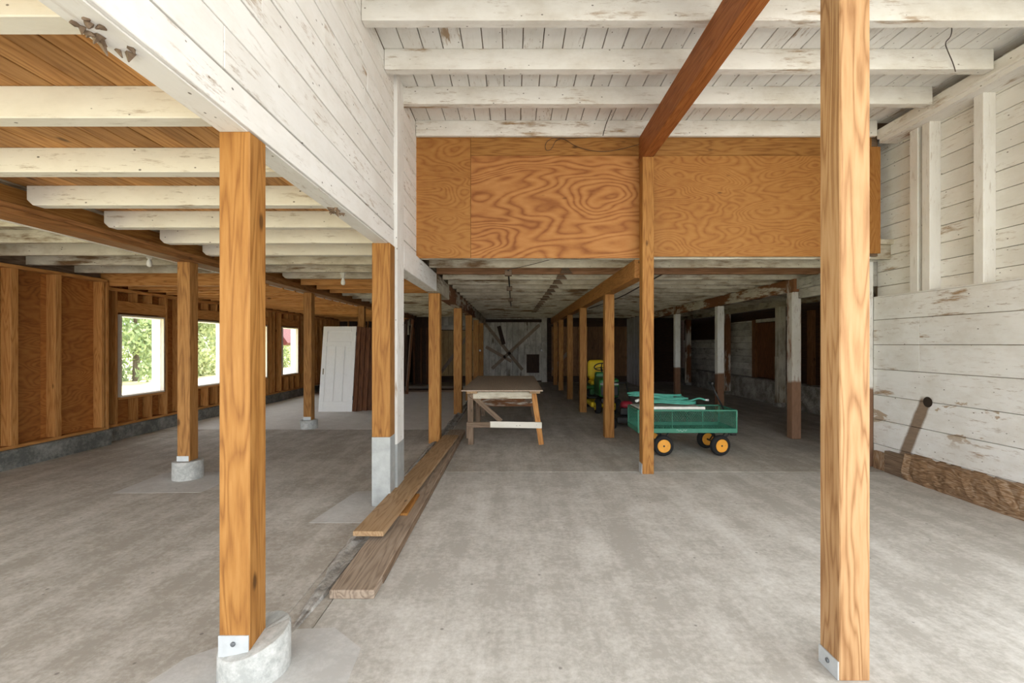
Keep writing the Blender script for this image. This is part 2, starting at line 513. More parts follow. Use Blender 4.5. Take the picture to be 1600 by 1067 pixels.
# rotten base timber
bm = bmesh.new()
prev = None
for i in range(40):
    y = YR + (5.30 - YR) * i / 39
    j = lambda a: RND.uniform(-a, a)
    ring = [bm.verts.new(c) for c in ((4.575, y, 0.0), (4.468 + j(.012), y, 0.0), (4.46 + j(.012), y, 0.09 + j(.02)), (4.475 + j(.014), y, 0.20 + j(.02)), (4.50 + j(.012), y, 0.275 + j(.022)), (4.575, y, 0.30 + j(.012)))]
    if prev:
        for a in range(5):
            bm.faces.new((prev[a], prev[a + 1], ring[a + 1], ring[a]))
    else:
        bm.faces.new(ring)
    prev = ring
bm.faces.new(prev)
bmesh.ops.recalc_face_normals(bm, faces=bm.faces[:])
tag(mesh_obj('base_timber', bm, rotten('y'), wr), 'rotten brown base timber with peeling white paint')
box('base_block', 4.50, 4.57, 5.32, 5.60, 0.0, 0.26, old_wood, wr)
box('base_block', 4.52, 4.57, 5.61, 5.80, 0.0, 0.22, rotten, wr)
h = lathe('painted_hole', [(0.058, 0.0), (0.054, 0.0012), (0.05, 0.0015)], plain('hole_shade', (0.03, 0.02, 0.013), 0.95), wr, 18,  # flat dark disc: the hole's shade is painted on, no recess
          Matrix.Translation((4.5525, 5.07, 0.915)) @ Matrix.Rotation(math.radians(-90), 4, 'Y'))
box('corner_trim', 4.455, 4.56, 5.845, 5.95, 0.0, 2.60, lambda a: paint('corner', a, (0.74, 0.73, 0.69), (0.2, 0.11, 0.06), wear=0.63, dirt=0.4, zsplit=1.0, lowc=(0.22, 0.12, 0.07)), wr)

# ------------------------------------------------------------------ plywood end wall above the low passage
we = struct('wall_plywood', -1.235, 4.50, 5.70, 5.74, 2.64, 4.28, old_wood)
def plyp(px0, px1, py0, py1, mat, d=0.0):
    a, b = P(px0, py0, 5.68), P(px1, py1, 5.68)
    box('plywood_panel', a.x + .0015, b.x - .0015, 5.678 - d, 5.70, b.z + .0015, a.z - .0015, mat, we, 0.002)
plyp(646, 735.5, 212, 403.5, lambda a: ply2('x'))
plyp(735.5, 1009, 243, 403.5, ply)
plyp(735.5, 1009, 212, 243, fir, 0.004)
plyp(1009, 1357, 243, 401, ply2)
plyp(1009, 1357, 212, 243, fir, 0.004)
plyp(1357, 1376, 229, 396, ply2)
plyp(1357, 1362, 212, 229, fir)

# ------------------------------------------------------------------ low ceilings
cb = struct('ceiling_back', -1.34, 7.0, 5.70, YB + 0.3, 2.79, 2.85, grime)
y = 5.745
i = 0
while y < YB - 0.2:
    m = grime
    if i == 2:
        m = lambda a: wood('brown_joist', a, (0.16, 0.075, 0.032), (0.25, 0.125, 0.06), (0.36, 0.21, 0.12), var=0.1)
    box('joist', -1.17, 6.90, y, y + 0.05, 2.612 + RND.uniform(-.004, .004), 2.792, m, cb, 0.004)
    if i >= 2 and i < 17:
        bm = bmesh.new()      # brown wedge left on each joist
        cx, cz = 0.80 - 0.008 * i, 2.612
        v = [bm.verts.new(c) for c in ((cx - .09, y - .05, cz + .005), (cx + .09, y - .05, cz + .005), (cx - .02, y - .02, cz + .15), (cx - .09, y + .004, cz + .005), (cx + .09, y + .004, cz + .005), (cx - .02, y + .004, cz + .165))]
        for f in ((0, 1, 2), (3, 5, 4), (0, 3, 4, 1), (1, 4, 5, 2), (2, 5, 3, 0)):
            bm.faces.new([v[k] for k in f])
        bmesh.ops.recalc_face_normals(bm, faces=bm.faces[:])
        mesh_obj('wedge_block', bm, old_wood('x'), cb)
    y += 0.605
    i += 1

cl = struct('ceiling_left', -6.75, -1.34, YF, YB + 0.3, 2.752, 2.82, old_wood)
x = -3.66
while x < -1.36:
    box('ceiling_board', x + .002, min(x + 0.142, -1.345) - .0035, YF, 8.2, 2.728 + RND.uniform(0, .003), 2.753, tan, cl, 0.003)
    x += 0.142
box('ceiling_board', -6.7, -3.70, YF, 7.2, 2.735, 2.753, grime, cl, 0.002)
box('ceiling_board', -6.7, -3.70, 7.21, 17.2, 2.735, 2.753, tan, cl, 0.002)
box('ceiling_board', -3.66, -1.35, 8.21, 17.2, 2.735, 2.753, grime, cl, 0.002)
def taper_joist(y, mat, xl):
    """painted joist with its lower left corner cut away"""
    bm = bmesh.new()
    pr = [(xl, 2.73), (xl, 2.625), (xl + 0.045, 2.583), (-1.34, 2.583), (-1.34, 2.73)]
    lo = [bm.verts.new((px - (xl - 1.34) / 2, -0.045, pz - 2.66)) for px, pz in pr]
    hi = [bm.verts.new((px - (xl - 1.34) / 2, 0.045, pz - 2.66)) for px, pz in pr]
    bm.faces.new(lo); bm.faces.new(hi[::-1])
    for k in range(5):
        bm.faces.new((lo[k], hi[k], hi[(k + 1) % 5], lo[(k + 1) % 5]))
    bmesh.ops.recalc_face_normals(bm, faces=bm.faces[:])
    bmesh.ops.bevel(bm, geom=bm.edges[:], offset=0.004, segments=1, affect='EDGES')
    o = mesh_obj('joist', bm, mat('x'), cl)
    o.location = ((xl - 1.34) / 2, y + 0.045, 2.66)
for y in (-1.15, -0.5, 0.15, 0.8, 1.45, 2.10, 2.76, 3.42, 4.07, 4.70, 5.33):
    taper_joist(y, cream, -3.62 + RND.uniform(-.02, .02))
for y in (5.95, 6.57, 7.2):
    taper_joist(y, grime, -3.62)
for y in (7.82, 8.45, 9.05):
    box('joist', -3.62, -1.34, y, y + .045, 2.56, 2.73, stud, cl)
y = 9.7
while y < 17.2:
    box('joist', -3.62, -1.34, y, y + .05, 2.575, 2.73, grime, cl)
    y += 0.62
for y in (-1.15, -0.5, 0.15, 0.8, 1.45, 2.15, 2.80, 3.45, 4.1, 4.75, 5.42, 6.08, 6.75):
    box('joist', -6.55, -3.85, y, y + .06, 2.60, 2.735, grime, cl)
box('header', -6.45, -3.86, 7.18, 7.27, 2.465, 2.735, stud, cl)
y = 7.70
while y < 17.2:
    box('joist', -6.45, -3.86, y, y + .042, 2.47, 2.735, stud, cl)
    y += 0.42

# ------------------------------------------------------------------ left outer wall: studs, sheathing, curb, windows
wl = struct('wall_left', -6.62, -6.44, YW, 7.19, -0.02, 2.76, old_wood)
box('curb', -6.46, -6.24, YW, 7.16, -0.02, 0.235, CURB, wl, 0.015)
box('sole_plate', -6.44, -6.30, YW, 7.12, 0.235, 0.275, stud, wl)
box('wall_plate', -6.44, -6.29, YW, 7.14, 2.51, 2.555, stud, wl)
y = YW
while y < 7.0:
    box('sheathing_panel', -6.442, -6.43, y + .002, min(y + 1.22, 7.16) - .002, 0.27, 2.515, lambda a: sheath('y'), wl, 0.001)
    y += 1.22
for y in (7.09, 6.42, 5.86, 5.30, 4.7, 4.1, 3.5, 2.9, YW + .05):
    w = 0.09 if y in (6.42, 5.86) else 0.05
    box('stud', -6.43, -6.30, y - w, y, 0.274, 2.512, stud, wl)
box('stud', -6.46, -6.30, 7.12, 7.17, 0.235, 2.51, stud, wl)

WX = -6.45
wins = [(7.56, 8.49), (9.38, 10.31), (11.10, 12.03), (12.85, 13.76)]
ZB, ZT = 0.69, 2.03
ww = struct('wall_window', -6.66, -6.60, 7.19, YB + .3, -0.02, ZB, sheath)
segy = [7.19] + [v for w in wins for v in w] + [YB + .3]
for k in range(0, len(segy), 2):
    box('sheathing_panel', -6.655, -6.60, segy[k], segy[k + 1], ZB, ZT, lambda a: sheath('y'), ww, 0.001)
box('sheathing_panel', -6.655, -6.60, 7.19, YB + .3, ZT, 2.75, lambda a: sheath('y'), ww, 0.001)
box('curb', -6.70, -6.41, 7.17, 17.2, -0.02, 0.215, CURB, ww, 0.015)
box('sole_plate', -6.595, WX, 7.19, 17.2, 0.216, 0.256, stud, ww)
box('wall_plate', -6.595, WX, 7.19, 17.2, 2.415, 2.465, stud, ww)
allst = [7.24, 7.33, 8.93, 9.04, 10.75, 10.85, 12.3, 12.45, 14.1, 14.45, 14.8, 15.15, 15.5, 15.85, 16.2, 16.55, 16.9]
for y in allst:
    box('stud', -6.595, WX, y - .042, y, 0.256, 2.415, stud, ww)
for a, b in wins:
    for y in (a - 0.055, b + 0.055):
        box('stud', -6.595, WX, y - .042 if y < a else y, y if y < a else y + .042, 0.256, 2.415, stud, ww)
    for y in (a + 0.31, a + 0.62):
        box('cripple_stud', -6.595, WX, y, y + .042, 0.256, ZB - 0.05, stud, ww)
        box('cripple_stud', -6.595, WX, y, y + .042, ZT + 0.24, 2.415, stud, ww)
    box('window_header', -6.59, WX - .004, a - 0.05, b + 0.05, ZT + .04, ZT + 0.235, stud, ww)
    box('rough_sill', -6.59, WX + .004, a - 0.05, b + 0.05, ZB - 0.05, ZB - 0.008, stud, ww)

VINYL = plain('white_vinyl', (0.86, 0.88, 0.90), 0.4, mott=0.02)
TRIMW = plain('grey_trim', (0.60, 0.53, 0.44), 0.6, mott=0.1)
gm, gnt, gb = new('window_glass', 0.05)
tr = gnt.nodes.new('ShaderNodeBsdfTransparent')
gl = gnt.nodes.new('ShaderNodeBsdfGlossy')
gl.inputs['Roughness'].default_value = 0.03
mx = gnt.nodes.new('ShaderNodeMixShader')
mx.inputs[0].default_value = 0.06
gnt.links.new(tr.outputs[0], mx.inputs[1]); gnt.links.new(gl.outputs[0], mx.inputs[2])
gnt.links.new(mx.outputs[0], gnt.nodes['Material Output'].inputs['Surface'])
def ring_frame(name, xa, xb, y0, y1, z0, z1, w, mat, parent):
    bm = bmesh.new()
    o = [(y0, z0), (y1, z0), (y1, z1), (y0, z1)]
    n = [(y0 + w, z0 + w), (y1 - w, z0 + w), (y1 - w, z1 - w), (y0 + w, z1 - w)]
    V = lambda x, p: bm.verts.new((x, p[0], p[1]))
    oa, ob, na, nb = [[V(x, p) for p in q] for x, q in ((xa, o), (xb, o), (xa, n), (xb, n))]
    for i in range(4):
        j = (i + 1) % 4
        bm.faces.new((oa[i], oa[j], na[j], na[i])); bm.faces.new((ob[i], ob[j], nb[j], nb[i]))
        bm.faces.new((oa[i], oa[j], ob[j], ob[i])); bm.faces.new((na[i], na[j], nb[j], nb[i]))
    bmesh.ops.recalc_face_normals(bm, faces=bm.faces[:])
    return mesh_obj(name, bm, mat, parent)
for k, (a, b) in enumerate(wins):
    w = bpy.data.objects.new('window_%d' % (k + 1), None)
    link(w)
    tag(w, kind='structure')
    ring_frame('window_frame', -6.655, -6.50, a, b, ZB, ZT, 0.022, VINYL, w)
    ring_frame('window_trim', -6.50, -6.44, a - .012, b + .012, ZB - .012, ZT + .012, 0.026, TRIMW, w)
    box('pane', -6.525, -6.52, a + .025, b - .025, ZB + .025, ZT - .025, gm, w, 0)

# ------------------------------------------------------------------ back walls
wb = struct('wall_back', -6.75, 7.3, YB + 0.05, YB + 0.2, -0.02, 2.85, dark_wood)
x = -1.26
while x < 1.12:
    box('door_board', x + .004, x + 0.236, YB - .005, YB + .03, 0.06, 2.46, dim_white, wb, 0.004)
    x += 0.24
for p, q in (((-1.2, 2.42), (0.35, 0.5)), ((-0.9, 0.55), (1.05, 2.35)), ((-1.15, 1.45), (-0.1, 0.85))):
    beam('door_brace', (p[0], YB - .03, p[1]), (q[0], YB - .03, q[1]), 0.05, 0.13, grey_wood, wb)
beam('door_brace', (-0.62, YB - .05, 2.3), (-0.42, YB - .05, 1.55), 0.05, 0.16, dark_wood, wb)
box('door_track', -1.4, 1.45, YB - .06, YB, 2.48, 2.58, dark_wood, wb)
box('dark_hatch', 0.52, 1.04, YB - .05, YB, 0.38, 1.14, dark_wood, wb)
x = -1.3
while x < 1.2:
    box('gable_board', x, x + .19, YB - .004, YB + .03, 2.585, 2.79, dim_white, wb)
    x += 0.195
box('door_post', 1.14, 1.36, YB - .08, YB + .02, 0, 2.79, dim_white, wb)
x = 1.55
while x < 4.6:
    box('wall_board', x + .004, x + .21, YB - .0, YB + .03, 0.25, 2.28, lambda a: wood('brown_board', a, (0.11, 0.05, 0.02), (0.20, 0.10, 0.042), (0.30, 0.165, 0.08), var=0.6), wb)
    x += 0.215
box('wall_rail', 1.4, 4.6, YB - .05, YB, 2.28, 2.42, dark_wood, wb)
beam('wall_brace', (1.6, YB - .03, 0.5), (2.3, YB - .03, 1.3), 0.04, 0.12, grey_wood, wb)
x = -3.1
while x < -1.4:
    box('door_board', x + .004, x + .19, YB - .005, YB + .03, 0.25, 2.12, lambda a: wood('straw_board', a, (0.32, 0.21, 0.09), (0.48, 0.34, 0.17), (0.60, 0.45, 0.26), var=0.4), wb)
    x += 0.195
beam('door_brace', (-3.0, YB - .03, 0.4), (-1.9, YB - .03, 1.9), 0.04, 0.13, grey_wood, wb)
box('wall_rail', -3.3, -1.36, YB - .06, YB, 2.15, 2.33, dim_white, wb)
x = -6.6
while x < -1.4:
    box('gable_board', x, x + .19, YB - .01, YB + .03, 2.33, 2.79, dim_white, wb)
    x += 0.195

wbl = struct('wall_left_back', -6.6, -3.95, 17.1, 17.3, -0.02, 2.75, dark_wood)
x = -6.5
while x < -4.0:
    box('stud', x, x + .045, 17.0, 17.1, 0.05, 2.40, stud, wbl)
    x += 0.36
box('wall_plate', -6.5, -3.95, 16.98, 17.1, 2.40, 2.47, stud, wbl)
x = -4.6
while x < -3.96:
    box('wall_board', x, x + .14, 16.96, 17.0, 1.9, 2.42, dim_white, wbl)
    x += .2
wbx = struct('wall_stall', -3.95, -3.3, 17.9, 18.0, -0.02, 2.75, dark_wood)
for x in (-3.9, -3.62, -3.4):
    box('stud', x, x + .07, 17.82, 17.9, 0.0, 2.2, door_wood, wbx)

# right aisle outer wall: stem wall, whitewashed boards, dark openings
wo = struct('wall_right_outer', 7.02, 7.1, 5.9, YB, 0.0, 2.85, dark_wood)
box('stem_wall', 6.73, 7.03, 5.95, YB, -0.02, 0.60, STEM, wo, 0.02)
def outer_boards(y0, y1, z0, z1):
    z = z0
    while z < z1 - .05:
        box('wall_board', 6.985, 7.025, y0, y1, z + .004, min(z + .20, z1) - .004, dim_white, wo, 0.003)
        z += .20
outer_boards(13.42, 15.9, 0.60, 2.25)
outer_boards(15.95, YB - .05, 0.60, 1.72)
box('opening_jamb', 6.93, 7.03, 13.25, 13.42, 0.60, 2.25, lambda a: wood('jamb', a, (0.09, 0.035, 0.014), (0.17, 0.075, 0.03), (0.24, 0.12, 0.05)), wo)
box('opening_head', 6.95, 7.03, 11.6, 13.25, 2.17, 2.26, dim_white, wo)
box('dark_door', 6.99, 7.03, 12.05, 13.24, 0.62, 2.15, door_wood, wo)
box('opening_jamb', 6.93, 7.03, 10.72, 10.9, 0.55, 2.35, lambda a: wood('jamb', a, (0.09, 0.035, 0.014), (0.17, 0.075, 0.03), (0.24, 0.12, 0.05)), wo)
box('outer_plate', 6.60, 6.78, 5.95, YB, 2.49, 2.66, grime, wo)
wret = struct('wall_return', 4.82, 7.1, 5.82, 5.92, -0.02, 2.85, dim_white)
# whitewashed boards closing the right row at its far end
wx = struct('wall_stub', 4.69, 4.74, 16.0, YB, -0.02, 2.79, dark_wood)
y = 16.0
while y < YB - .1:
    box('wall_board', 4.655, 4.692, y + .004, y + .21, 0.0, 2.60, lambda a: paint('stub_white', a, (0.62, 0.64, 0.64), (0.12, 0.09, 0.06), wear=0.62, soft=.1, dirt=0.7, dirtc=(.2, .18, .15), var=.3), wx, 0.004)
    y += .215

# ------------------------------------------------------------------ beams
def bare_beam(name, x0, x1, y0, y1, z0, z1, mat, label):
    e = thing(name, label, 'beam', ((x0 + x1) / 2, y0, z0))
    return e
b = bare_beam('roof_beam', 1.535, 1.675, YF, 5.70, 3.79, 4.085, red_fir, 'reddish brown double timber beam under the high white ceiling')
box('beam_ply', 1.535, 1.604, YF, 5.66, 3.79, 4.087, red_fir, b, 0.004)
box('beam_ply', 1.606, 1.675, YF, 5.66, 3.797, 4.087, red_fir, b, 0.004)
b = bare_beam('floor_beam', 1.51, 1.66, 5.65, 18.95, 2.38, 2.615, fir, 'orange timber beam under the low ceiling, on the posts behind the green cart')
y = 5.76
for y1 in (10.58, 15.98, 18.95):
    box('beam_timber', 1.51, 1.66, y, y1, 2.38, 2.615, lambda a: wood('dull_fir', a, (0.24, 0.10, 0.025), (0.38, 0.17, 0.05), (0.48, 0.24, 0.08)), b, 0.004)
    y = y1 + .003
b = bare_beam('floor_beam', -1.34, -1.17, 4.9, 18.95, 2.35, 2.62, white, 'white painted old beam over the left row of posts beside the work table')
y = 4.89
for n, y1 in enumerate((6.95, 8.3, 11.2, 14.2, 18.95)):
    box('beam_timber', -1.335, -1.165, y, y1, 2.35, 2.615, white if n == 0 else rusty if n in (2, 3) else grime, b, 0.005)
    y = y1 + .004
b = bare_beam('plate_beam', -3.87, -3.66, YF, 17.0, 2.495, 2.735, fir, 'brown built-up beam carrying white joists across the left bay')
box('lower_plate', -3.875, -3.655, YF, 17.0, 2.495, 2.54, lambda a: wood('brown_fir', a, (0.17, 0.07, 0.022), (0.29, 0.13, 0.042), (0.38, 0.19, 0.07)), b)
box('upper_plate', -3.87, -3.66, YF, 17.0, 2.54, 2.584, lambda a: wood('brown_fir', a, (0.17, 0.07, 0.022), (0.29, 0.13, 0.042), (0.38, 0.19, 0.07)), b)
box('rim_board', -3.84, -3.77, YF, 17.0, 2.584, 2.735, fir, b)
box('edge_strip', -3.90, -3.872, YF, 11.4, 2.488, 2.52, cream, b)  # cream strip paints in the lit lower edge of the beam
b = bare_beam('floor_beam', 4.555, 4.70, 5.95, 16.0, 2.41, 2.62, rusty, 'rust-stained white beam over the right row of posts')
box('beam_timber', 4.60, 4.72, 5.96, 7.50, 2.45, 2.62, dim_white, b)
box('beam_timber', 4.64, 4.74, 5.96, 7.52, 2.30, 2.448, dim_white, b)
y = 7.50
for y1 in (10.4, 13.1, 16.0):
    box('beam_timber', 4.555, 4.70, y, y1, 2.41, 2.62, rusty, b)
    y = y1 + .004

# ------------------------------------------------------------------ posts
def post(label, x0, x1, y0, y1, z0, z1, mat, group=None):
    e = thing('timber_post', label, 'post', ((x0 + x1) / 2, (y0 + y1) / 2, 0.0), group=group)
    box('post_timber', x0, x1, y0, y1, z0, z1, mat, e, 0.005)
    return e
def pier(e, cx, cy, r, lo, hi, tilt=0.0):
    seg = 36
    bm = bmesh.new()
    prof = [(0.985, 0.0), (1.0, 0.03)]
    bot = [bm.verts.new((r * 1.01 * math.cos(2 * math.pi * i / seg), r * 1.01 * math.sin(2 * math.pi * i / seg), -0.01)) for i in range(seg)]
    def top(k, dz):
        out = []
        for i in range(seg):
            a = 2 * math.pi * i / seg
            zz = lo + (hi - lo) * (0.5 + 0.5 * math.cos(a - tilt)) + RND.uniform(-.002, .002)
            out.append(bm.verts.new((r * k * math.cos(a), r * k * math.sin(a), zz + dz)))
        return out
    t1, t2 = top(1.0, -0.012), top(0.95, 0.0)
    for a, b in ((bot, t1), (t1, t2)):
        for i in range(seg):
            bm.faces.new((a[i], a[(i + 1) % seg], b[(i + 1) % seg], b[i]))
    c = bm.verts.new((0, 0, (lo + hi) / 2))
    for i in range(seg):
        bm.faces.new((t2[i], t2[(i + 1) % seg], c))
    o = mesh_obj('concrete_pier', bm, PIER, e, smooth=False)
    for p in o.data.polygons:
        p.use_smooth = len(p.vertices) == 4
    o.location = Vector((cx, cy, 0)) - e.location
    return o

e = post('orange post on a round concrete pier with steel plate, under the white board partition', -1.345, -1.205, 2.10, 2.24, 0.14, 2.522, fir)
pier(e, -1.235, 2.20, 0.155, 0.125, 0.205, math.radians(40))
pl = box('post_bracket', -1.345, -1.207, 2.094, 2.101, 0.128, 0.225, STEEL, e, 0.001)
lathe('bolt', [(0.011, 0), (0.011, .006), (0.006, .009)], plain('dark_bolt', (0.15, 0.16, 0.17), .5, .6), pl, 10, Matrix.Translation((-.0, -.003, .012)) @ Matrix.Rotation(math.radians(90), 4, 'X'))
e = post('orange post with grey metal-sleeved foot at the end of the white partition', -1.36, -1.185, 4.41, 4.585, 0.66, 2.522, fir)
box('metal_sleeve', -1.362, -1.183, 4.408, 4.587, 0.0, 0.662, SLEEVE, e, 0.004)
e = thing('timber_post', 'white painted tall post rising against the partition with a grey foot', 'post', (-1.25, 4.74, 0))
box('post_timber', -1.34, -1.165, 4.60, 4.88, 0.55, 4.272, white, e, 0.005)
box('metal_sleeve', -1.342, -1.163, 4.598, 4.882, 0.0, 0.55, SLEEVE, e, 0.004)
names_l = ['orange post beside the near left leg of the work table', 'orange post beside the far end of the work table',
           'orange post past the work table, third from the white barn door', 'orange post past the work table, second from the white barn door','orange post nearest the white barn door, carrying a small white insulator']
for lab, y0 in zip(names_l, (7.20, 10.2, 12.7, 15.1, 17.4)):
    post(lab, -1.335, -1.158, y0, y0 + .17, 0.0, 2.352, fir)
e = post('pale pinkish post with knots and a steel foot plate, reaching the high ceiling beam', 1.50, 1.64, 2.12, 2.26, 0.0, 3.792, pale_fir)
pl = box('post_bracket', 1.493, 1.50, 2.125, 2.26, 0.0, 0.085, STEEL, e, 0.001)
lathe('bolt', [(0.011, 0), (0.011, .006), (0.006, .009)], plain('dark_bolt', (0.15, 0.16, 0.17), .5, .6), pl, 10, Matrix.Translation((-.003, 0, .005)) @ Matrix.Rotation(math.radians(-90), 4, 'Y'))
e = post('tall orange post standing in front of the green cart against the plywood', 1.535, 1.672, 5.50, 5.64, 0.0, 3.792, fir)
box('post_bracket', 1.529, 1.536, 5.51, 5.64, 0.0, 0.12, STEEL, e, 0.001)
names_c = ['orange post standing between the green cart and the riding mower', 'orange post standing alongside the yellow mower seat',
           'orange post second behind the riding mower', 'orange post third behind the riding mower', 'orange post nearest the brown back wall']
for lab, y0, x0 in zip(names_c, (7.64, 10.5, 13.0, 15.5, 17.6), (1.51, 1.505, 1.51, 1.51, 1.51)):
    post(lab, x0, x0 + .155, y0, y0 + .155, 0.0, 2.382, fir)
names_r = ['rough rust-brown and white post standing clear beyond the cart handle end', 'post half white half brown right behind the cart handle',
           'post half white half brown behind the hose-laden cart', 'post half white half brown at the whitewashed stub wall']
for lab, y0 in zip(names_r, (7.54, 10.3, 13.0, 15.75)):
    e = thing('timber_post', lab, 'post', (4.63, y0 + .07, 0))
    box('post_timber', 4.553, 4.702, y0, y0 + .15, 0.0, 2.412, (lambda a: paint('rough_post', a, (0.60, 0.57, 0.51), (0.25, 0.13, 0.075), wear=0.555, soft=.08, dirt=.5, zsplit=0.95, lowc=(0.25, 0.14, 0.085))) if y0 < 8 else post_split, e, 0.006)
    box('post_cap', 4.545, 4.56, y0 - .004, y0 + .154, 2.40, 2.61, rusty, e, 0.003)
names_o = ['old white post with a base block against the low concrete wall, beside the dark door', 'chipped white post at the low concrete wall behind the cart', 'chipped dark post at the far end of the low concrete wall', 'white wall post by the brown jamb behind the pale front post']
for n, (lab, y0) in enumerate(zip(names_o, (11.4, 14.3, 17.5, 8.6))):
    e = thing('wall_post', lab, 'post', (6.65, y0 + .09, 0))
    box('post_timber', 6.56, 6.735, y0, y0 + .18, 0.10, 2.495, rusty if n in (1, 2) else grime, e, 0.008)
    box('base_block', 6.53, 6.735, y0 - .03, y0 + .21, 0.0, 0.10, STEM, e, 0.008)
    box('side_batten', 6.53, 6.56, y0 + .03, y0 + .14, 0.10, 1.25, grime, e, 0.006)
names_m = ['brown post on a grey concrete pier in front of the first window', 'brown post on a low concrete pier beside the white door', 'brown post behind the stack of leaning doors', 'brown post by the left back studs']
for lab, y0, pr in zip(names_m, (5.28, 8.45, 11.42, 14.6), (0.21, 0.16, 0, 0)):
    e = post(lab, -3.86, -3.715, y0, y0 + .145, pr, 2.497, lambda a: wood('brown_post', a, (0.20, 0.085, 0.022), (0.36, 0.17, 0.05), (0.50, 0.265, 0.09)))
    if pr:
        pier(e, -3.787, y0 + .075, 0.155 if pr > .2 else .15, pr - .004, pr + .002)
        box('post_bracket', -3.862, -3.725, y0 - .006, y0, pr, pr + .06, STEEL, e, 0.001)

# ------------------------------------------------------------------ planks on the floor
e = thing('floor_plank', 'long grey weathered plank lying on the floor along the left posts', 'plank', (-0.99, 2.8, 0))
box('board', -1.125, -0.85, 2.80, 8.1, 0.0, 0.055, grey_wood, e, 0.006)
box('edge_timber', -0.872, -0.842, 2.98, 8.0, 0.0, 0.05, old_wood, e, 0.006)
e = thing('floor_plank', 'tan plank resting on top of the long grey plank', 'plank', (-1.09, 3.5, 0.1))
bm = bmesh.new()
bmesh.ops.create_cube(bm, size=1)
for v in bm.verts:
    v.co = Vector((v.co.x * 0.235, v.co.y * 3.85, v.co.z * 0.038))
bmesh.ops.bevel(bm, geom=bm.edges[:], offset=.004, segments=1, affect='EDGES')
o = mesh_obj('board', bm, plank_wood('y'), e)
o.location = (0.035, 1.925, -0.002)
o.rotation_euler = (math.radians(-0.35), 0, math.radians(-1.6))
e = thing('wood_offcut', 'small orange wood offcut wedged under the tan plank', 'offcut', (-0.96, 4.2, 0.055))
box('block', -1.02, -0.93, 4.02, 4.55, 0.054, 0.078, fir, e)

# ------------------------------------------------------------------ work table
t = thing('work_table', 'long rough wooden work table with a thin board top and trestle legs', 'table', (-0.17, 7.15, 0))
box('table_top', -0.80, 0.44, 6.98, 10.2, 0.838, 0.855, lambda a: wood('table_board', a, (0.30, 0.235, 0.175), (0.43, 0.345, 0.265), (0.54, 0.45, 0.36), knots=0, along=.3), t, 0.002)
for x0, x1 in ((-0.72, -0.56), (0.24, 0.40)):
    box('cleat', x0, x1, 7.02, 10.15, 0.80, 0.838, plank_wood, t, 0.003)
for n, y in enumerate((7.15, 8.6, 10.0)):
    L = lambda v: Vector(v) - t.location
    beam('leg', L((-0.665, y, 0.0)), L((-0.675, y, 0.80)), 0.09, 0.085, old_wood, t)
    beam('leg', L((0.425, y, 0.0)), L((0.305, y, 0.80)), 0.07, 0.08, stud if n == 0 else old_wood, t)
    box('apron', -0.63, 0.275, y - .075, y - .048, 0.715, 0.82, grime, t)
    if n == 0:
        box('crosspiece', -0.73, -0.36, y - .065, y - .04, 0.27, 0.355, old_wood, t)
        beam('crosspiece', L((-0.37, y - .052, .318)), L((0.43, y - .052, .305)), 0.025, 0.095, cream, t)
        box('leg_scab', -0.735, -0.705, y - .05, y, 0.1, 0.33, old_wood, t)
    else:
        box('crosspiece', -0.66, 0.36, y - .06, y - .03, 0.40, 0.52, rusty if n == 1 else old_wood, t)
beam('diagonal_brace', Vector((-0.67, 7.08, 0.79)) - t.location, Vector((-0.20, 7.2, 0.35)) - t.location, 0.03, 0.075, old_wood, t)
box('back_board', -0.60, 0.30, 8.40, 8.43, 0.50, 0.74, rusty, t)
beam('diagonal_brace', Vector((0.1, 8.3, 0.79)) - t.location, Vector((0.3, 8.35, 0.5)) - t.location, 0.03, 0.09, old_wood, t)

# ------------------------------------------------------------------ leaning doors
WD = plain('door_white', (0.80, 0.81, 0.80), 0.45, mott=0.03)
def leaf(name, label, x0, y0, w, hgt, lean, mat, glass=False):
    d = thing(name, label, 'door', (x0, y0, 0.0), group=None)
    d.rotation_euler = (-math.radians(lean), 0, 0)
    tk = 0.036
    m = mat if not callable(mat) else mat('z')
    mx_ = mat if not callable(mat) else mat('x')
    s = 0.105
    box('stile', 0, s, 0, tk, 0, hgt, m, d, 0.003, local=True)
    box('stile', w - s, w, 0, tk, 0, hgt, m, d, 0.003, local=True)
    box('rail', s, w - s, 0, tk, 0, 0.235, mx_, d, 0.003, local=True)
    box('rail', s, w - s, 0, tk, hgt - .125, hgt, mx_, d, 0.003, local=True)
    box('rail', s, w - s, 0, tk, hgt - .48, hgt - .365, mx_, d, 0.003, local=True)
    pw = (w - 2 * s - 2 * 0.075) / 3
    for i in range(2):
        xx = s + pw * (i + 1) + .075 * i
        box('mullion', xx, xx + .075, 0, tk, .235, hgt - .48, m, d, 0.003, local=True)
    for i in range(3):
        xx = s + (pw + .075) * i
        box('panel', xx - .002, xx + pw + .002, 0.013, tk - .013, .233, hgt - .478, m, d, 0.002, local=True)
    box('panel', s - .002, w - s + .002, 0.013, tk - .013, hgt - .367, hgt - .123, mx_, d, 0.002, local=True)
    return d
d0 = leaf('panel_door', 'white panelled door leaning at the front of the door stack', -4.505, 10.60, 0.775, 2.0, 9.0, WD)
box('latch_plate', 0.045, 0.07, -.004, .001, 0.86, 1.0, plain('brass_dark', (0.22, 0.2, 0.13), .4, .7), d0, 0.001, local=True)
for z in (0.27, 1.78):
    box('hinge', .772, .785, 0.0, 0.03, z, z + .09, plain('dark_bolt', (0.15, 0.16, 0.17), .5, .6), d0, 0.001, local=True)
labs = ['dark brown door leaning directly behind the white door', 'brown door third in the leaning stack', 'reddish brown door fourth in the leaning stack',
        'brown door fifth in the leaning stack', 'narrow whitish-edged door near the back of the stack', 'rearmost dark door of the leaning stack']
